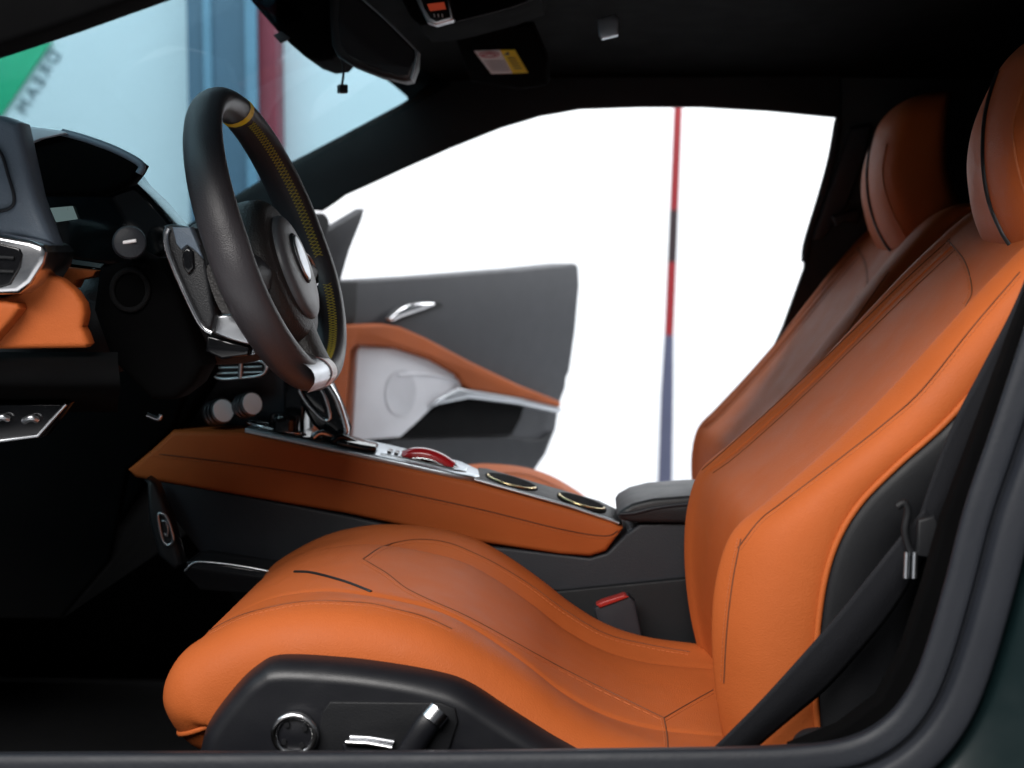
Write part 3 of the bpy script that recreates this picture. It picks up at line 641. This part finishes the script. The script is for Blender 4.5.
obj('pad_outline', tube_bm([W(.102+.026*math.cos(a), -.034+.020*math.sin(a), .0075) for a in [k/32*math.tau for k in range(32)]], .0018, 6, True), SILVER, sw, 60)
lo = obj('lower_spoke', loft([[W(-h, v, d), W(0, v, d+.006), W(h, v, d), W(h, v, d-.018), W(-h, v, d-.018)] for v, h, d in ((-.055, .030, .018), (-.09, .022, .010), (-.12, .022, .010), (-.15, .026, .014))], 16, 24, True, True), WHEEL2, sw, 60)
bd = obj('bottom_badge', loft([[W(u, -.118, -.004), W(u, -.132, .0080), W(u, -.142, .0180), W(u, -.152, .0235), W(u, -.163, .0215), W(u, -.171, .010)] for u in (-.100, -.075, -.050, -.020, .002)], 16, 12), SILVER, rim, 60)
obj('red_line', loft([[W(u, -.134, .0092), W(u, -.142, .0192), W(u, -.152, .0247), W(u, -.163, .0227), W(u, -.171, .0112)] for u in (-.028, -.024)], 3, 12), REDP, bd, 60)
obj('white_tab', loft([[W(u, -.134, .0088), W(u, -.142, .0188), W(u, -.152, .0243), W(u, -.163, .0223), W(u, -.171, .0108)] for u in (-.0245, -.012, 0)], 8, 12), mat('white_enamel', (.75, .75, .78), .3), bd, 60)
# steering column with stalk and paddle (fixed to the column)
sc_ = thing('steering_column', 'dark steering column with round ended stalk and silver edged paddle', 'steering column', W(0, -.03, -.2))
obj('shroud', loft([[W(ru*math.sin(a), rv*math.cos(a)-.02, d) for a in [k/24*math.tau for k in range(24)]] for ru, rv, d in ((.070, .055, -.34), (.075, .060, -.22), (.070, .058, -.12), (.055, .05, -.07))], 20, 40, True, True), SOFT, sc_, 60)
prism('shroud_cover', [(98, 268), (120, 262), (158, 258), (176, 290), (196, 350), (203, 366), (192, 386), (174, 400), (150, 400), (110, 360), (92, 310)], -.10, -.03, LINER, sc_, .010)  # plastic cover; the liner black puts its shade into the colour
obj('ignition_ring', tube_bm([P(130+18*math.cos(k/30*math.tau), 290+20*math.sin(k/30*math.tau), -.103) for k in range(30)], .003, 8, True), CARPET, sc_, 60)
c = P(130, 242, -.17); axk = V((.38, -1, .05)).normalized()
st = obj('stalk', tube_bm(cat([c-axk*.03, c-axk*.06+V((-.0, .02, -.005)), P(150, 262, -.06), P(172, 268, .0)], 16), [.013]*4+[.009]*12, 12), SOFT, sc_, 60)
obj('stalk_knob', disc_bm(c-axk*.03, axk, [(0, .0135), (.006, .0165), (.022, .017), (.028, .0155), (.0295, .012), (.0297, .001)], 32), GREYP, st, 40)
obj('knob_collar', disc_bm(c-axk*.036, axk, [(0, .0150), (.008, .0160), (.009, .014)], 32), SILVER, st, 40)
obj('knob_mark', tube_bm([c+V((-.0065, -.0015, -.0005)), c+V((.0065, -.0005, .0015))], .0018, 8), LABELW, st, 60)
pdl = [(163, 226), (170, 224), (190, 228), (205, 260), (214, 315), (210, 334), (200, 326), (182, 285), (168, 250)]
pg = prism('shift_paddle', pdl, -.155, -.12, SOFT, sc_, .004)
prism('paddle_root', [(172, 227), (190, 227), (203, 259), (196, 252), (187, 245), (181, 250), (176, 244)], -.1575, -.14, DASHB, pg, .002)
tube('silver_edge', [P(x, y, -.158) for x, y in [(168, 228), (165.5, 236), (168, 252), (180, 282), (197, 318), (205, 329), (212, 333)]], .0032, CHROME, pg, samples=30)
prism('paddle_button', [(181, 252), (187, 246), (193, 252), (194, 268), (188, 275), (182, 266)], -.160, -.15, GLOSS, pg, .003)
prism('paddle_tip', [(206, 316), (232, 314), (242, 326), (250, 345), (230, 340), (210, 332)], -.135, -.11, SILVER, pg, .003)
prism('paddle_stop', [(206, 334), (250, 347), (248, 356), (222, 360), (205, 352)], -.125, -.09, GLOSS, pg, .004)

# ------------------------------------------------------------------ passenger door, open
DA = math.radians(55); DH = V((-.72, 1.05, 0)); DD = V((math.cos(DA), math.sin(DA), 0)); DN = V((math.sin(DA), -math.cos(DA), 0))  # DN towards the cabin
def PD(px, py, off):
    d = ray(px, py); o = DH+DN*off; return CAM+d*((o-CAM).dot(DN)/d.dot(DN))
PD.n = DN
do = thing('car_door', 'open passenger door with grey trim, orange armrest and white speaker panel', 'car door', DH)
out = [(300, 284), (340, 281), (380, 279), (430, 276), (480, 272), (530, 268), (576, 263), (579, 266), (580, 285), (576, 330), (570, 372), (567, 378), (566, 388), (560, 404), (556, 430), (546, 455), (533, 474), (500, 490), (440, 500), (300, 500)]
panel = prism('inner_panel', out, .0, -.09, DOORGREY, do, .006, pf=PD)
prism('hinge_cover', [(300, 282), (358, 281), (357, 318), (352, 327), (300, 330)], .006, -.02, BLACK, do, .003, pf=PD)
ar = prism('armrest', [(300, 326), (358, 325), (385, 324), (402, 327), (425, 337), (470, 361), (520, 385), (562, 402), (561, 407), (520, 397), (472, 389), (464, 384), (458, 374), (430, 358), (395, 347), (357, 345), (352, 350), (345, 440), (300, 440)], .035, -.01, LEATHER, do, .010, pf=PD)
sp_ = prism('speaker_panel', [(359, 346), (394, 348), (430, 360), (456, 375), (463, 385), (459, 390), (440, 400), (420, 420), (401, 437), (353, 441), (352, 438), (357, 352)], .022, -.01, WHITEP, do, .004, pf=PD)
cdisc = PD(401, 393, .0225)
obj('speaker_grille', disc_bm(cdisc, DN, [(-.004, .050), (.0004, .050), (.0009, .047), (.0006, .044), (.0012, .001)], 40), mat('grille_grey', (.72, .73, .78), .55, bump=.6, bscale=500, kind='vor'), sp_, 40)
tube('panel_fold', [PD(x, y, .0225) for x, y in [(398, 375), (420, 374), (440, 376), (462, 382)]], .003, WHITEP, sp_, samples=16)
prism('trim_strip', [(459, 388), (470, 390), (520, 398), (562, 408), (561, 413), (520, 404), (470, 398), (440, 404), (430, 408), (438, 400)], .030, -.01, SILVER, do, .003, pf=PD)
prism('door_pocket', [(440, 402), (468, 398), (524, 406), (521, 418), (512, 435), (400, 437.5), (420, 421)], .012, -.01, CARPET, do, .002, pf=PD)
prism('lower_trim', [(352, 442), (402, 439), (514, 437), (527, 440), (543, 440), (553, 432), (544, 455), (531, 474), (480, 492), (352, 492)], .008, -.02, GREYP, do, .003, pf=PD)
hn = prism('door_handle', [(391, 319), (400, 310), (408, 305), (418, 303), (434, 302.5), (436, 305), (425, 309), (414, 313), (402, 317), (394, 321)], .035, .012, CHROME, do, .004, pf=PD)
prism('handle_recess', [(386, 322), (404, 303), (440, 301), (444, 306), (420, 315), (398, 322)], .003, -.01, BLACK, do, .002, pf=PD)
prism('mirror_sail', [(322, 238), (326, 232), (365, 208.5), (362, 220), (350, 250), (341, 281), (318, 282)], .0, -.03, GREYP, do, .003, pf=PD)
obj('tweeter', disc_bm(PD(320, 224, .02), DN, [(-.02, .022), (.004, .022), (.008, .018), (.008, .001)], 28), BLACK, do, 40)

# ------------------------------------------------------------------ overhead: mirror, sensor pod, visor, roof console
rm = thing('rear_view_mirror', 'black frameless rear view mirror with thin bright rim below the roof', 'mirror', P(372, 10, .40))
hs = [(329, -30), (329, 20), (331, 44), (337, 56), (352, 65), (380, 76), (404, 81.5), (411, 80), (416, 66), (417, 50), (411, 44), (386, 18), (352, -10), (348, -30)]
rmh = prism('housing', hs, .40, .45, SOFT, rm, .008)
prism('glass', [(341, -20), (338, 20), (341, 45), (350, 58), (380, 70), (402, 77), (409, 76), (413, 64), (414, 51), (408, 45), (383, 20), (352, -6)], .397, .41, MIRROR, rm, .002)
tube('bright_rim', [P(x, y, .396) for x, y in [(352, -10), (368, 4), (386, 20), (411, 45), (416, 52), (415, 64), (411, 79)]], .0012, SILVER, rm, samples=30)
sp = thing('sensor_pod', 'black camera housing on the windscreen with small tag, behind the mirror', 'sensor housing', P(300, 5, .52))
prism('cover', [(235, -40), (250, 0), (262, 14), (276, 30), (290, 44), (304, 56), (318, 61), (332, 59), (338, 52), (336, -40)], .44, .60, LINER, sp, .012)
prism('tag', [(273, 35), (281, 31), (291, 38), (280, 43)], .44, .448, GREYP, sp, .001)
cb = thing('hanging_sensor', 'tiny cube sensor hanging on a thin black wire under the mirror', 'sensor', P(342, 60, .43))
tube('wire', [P(x, y, .43) for x, y in [(341, 50), (342.5, 60), (343.5, 72), (342, 86)]], .0018, BLACK, cb, samples=16)
obj('cube', box_bm(P(342.5, 89, .43), (.012, .012, .012), Matrix.Rotation(.5, 3, 'Z'), .0015), SEAL, cb, 35)
vi = thing('sun_visor', 'black folded sun visor carrying a white and yellow warning label', 'sun visor', P(500, 20, .75))
def PV(px, py, off):      # plane of the visor, folded up near the roof
    n = V((-.45, -.62, -.64)).normalized(); o = P(500, 65, .72)+n*off; d = ray(px, py); return CAM+d*((o-CAM).dot(n)/d.dot(n))
PV.n = V((-.45, -.62, -.64)).normalized()
prism('panel', [(452, 30), (530, 26), (545, 60), (546, 86), (520, 90), (470, 82)], .0, -.015, LINER, vi, .004, pf=PV)
lw = prism('warning_label', [(474, 51), (500, 50), (512.5, 73.5), (491.5, 74)], .0012, -.004, LABELW, vi, 0, pf=PV)
prism('label_caution_half', [(500, 50), (514.5, 50), (528, 73), (512.5, 73.5)], .0012, -.004, LABELY, vi, 0, pf=PV)
tube('red_oval', [PV(489+10*math.cos(k/24*math.tau)+ .2*math.sin(k/24*math.tau), 54.5+2.6*math.sin(k/24*math.tau), .0016) for k in range(24)], .0008, PINK, lw, closed=True)
tube('red_mark', [PV(482, 55.5, .0016), PV(489, 53.5, .0016), PV(496, 55, .0016)], .0012, PINK, lw)
bm = bmesh.new()
for k in range(6):
    f = (k+1)/7; y = 59+13.5*f; tube_bm([PV(481.5+10*f+1, y, .0015), PV(504+6.5*f, y, .0015)], .0006, 5, bm=bm)
obj('fine_print', bm, INKG, lw)
bm = prism_bm([PV(x, y, .0018) for x, y in [(503.5, 55), (508, 51.5), (510, 55)]], [PV(x, y, .001) for x, y in [(503.5, 55), (508, 51.5), (510, 55)]])
for k in range(5):
    f = k/5; y = 58+13*f; tube_bm([PV(508+8*f, y, .0016), PV(515.5+7.5*f, y, .0016)], .0007, 5, bm=bm)
obj('caution_mark', bm, INK, vi)
rc = thing('roof_console', 'black roof console with silver framed red lit switch panel', 'roof console', P(450, -20, .42))
prism('cover', [(395, -60), (402, 0), (410, 16), (420, 25), (452, 22), (480, 15), (510, 7), (540, -4), (560, -60)], .43, .60, LINER, rc, .006)
tube('cover_edge', [P(x, y, .428) for x, y in [(454, 22), (480, 15.5), (510, 7.5), (545, -5)]], .0010, SEAL, rc, samples=20)
fr_ = prism('switch_frame', [(411, -12), (448, -12), (454, 20), (436, 25), (427, 22), (420, 10)], .415, .44, SILVER, rc, .004)
prism('switch_face', [(417, -10), (446, -10), (450.5, 17), (436, 21.5), (430, 18), (424, 8)], .4125, .425, GLOSS, fr_, .001)
prism('red_display', [(427, 4), (444, 2), (446, 9), (430, 11)], .411, .414, REDLIT, fr_, 0)
for x in (434, 438, 442): tube('switch_mark', [P(x, 14, .412), P(x+.6, 17, .412)], .0006, LABELW, fr_)
lc = prism('roof_clip', [(598, 19), (614, 14), (618.5, 17), (618, 35), (602, 39), (599, 34)], .55, .565, PLATE, None, .002)
tag(lc, 'small grey square clip fixed to the black headliner', 'clip')
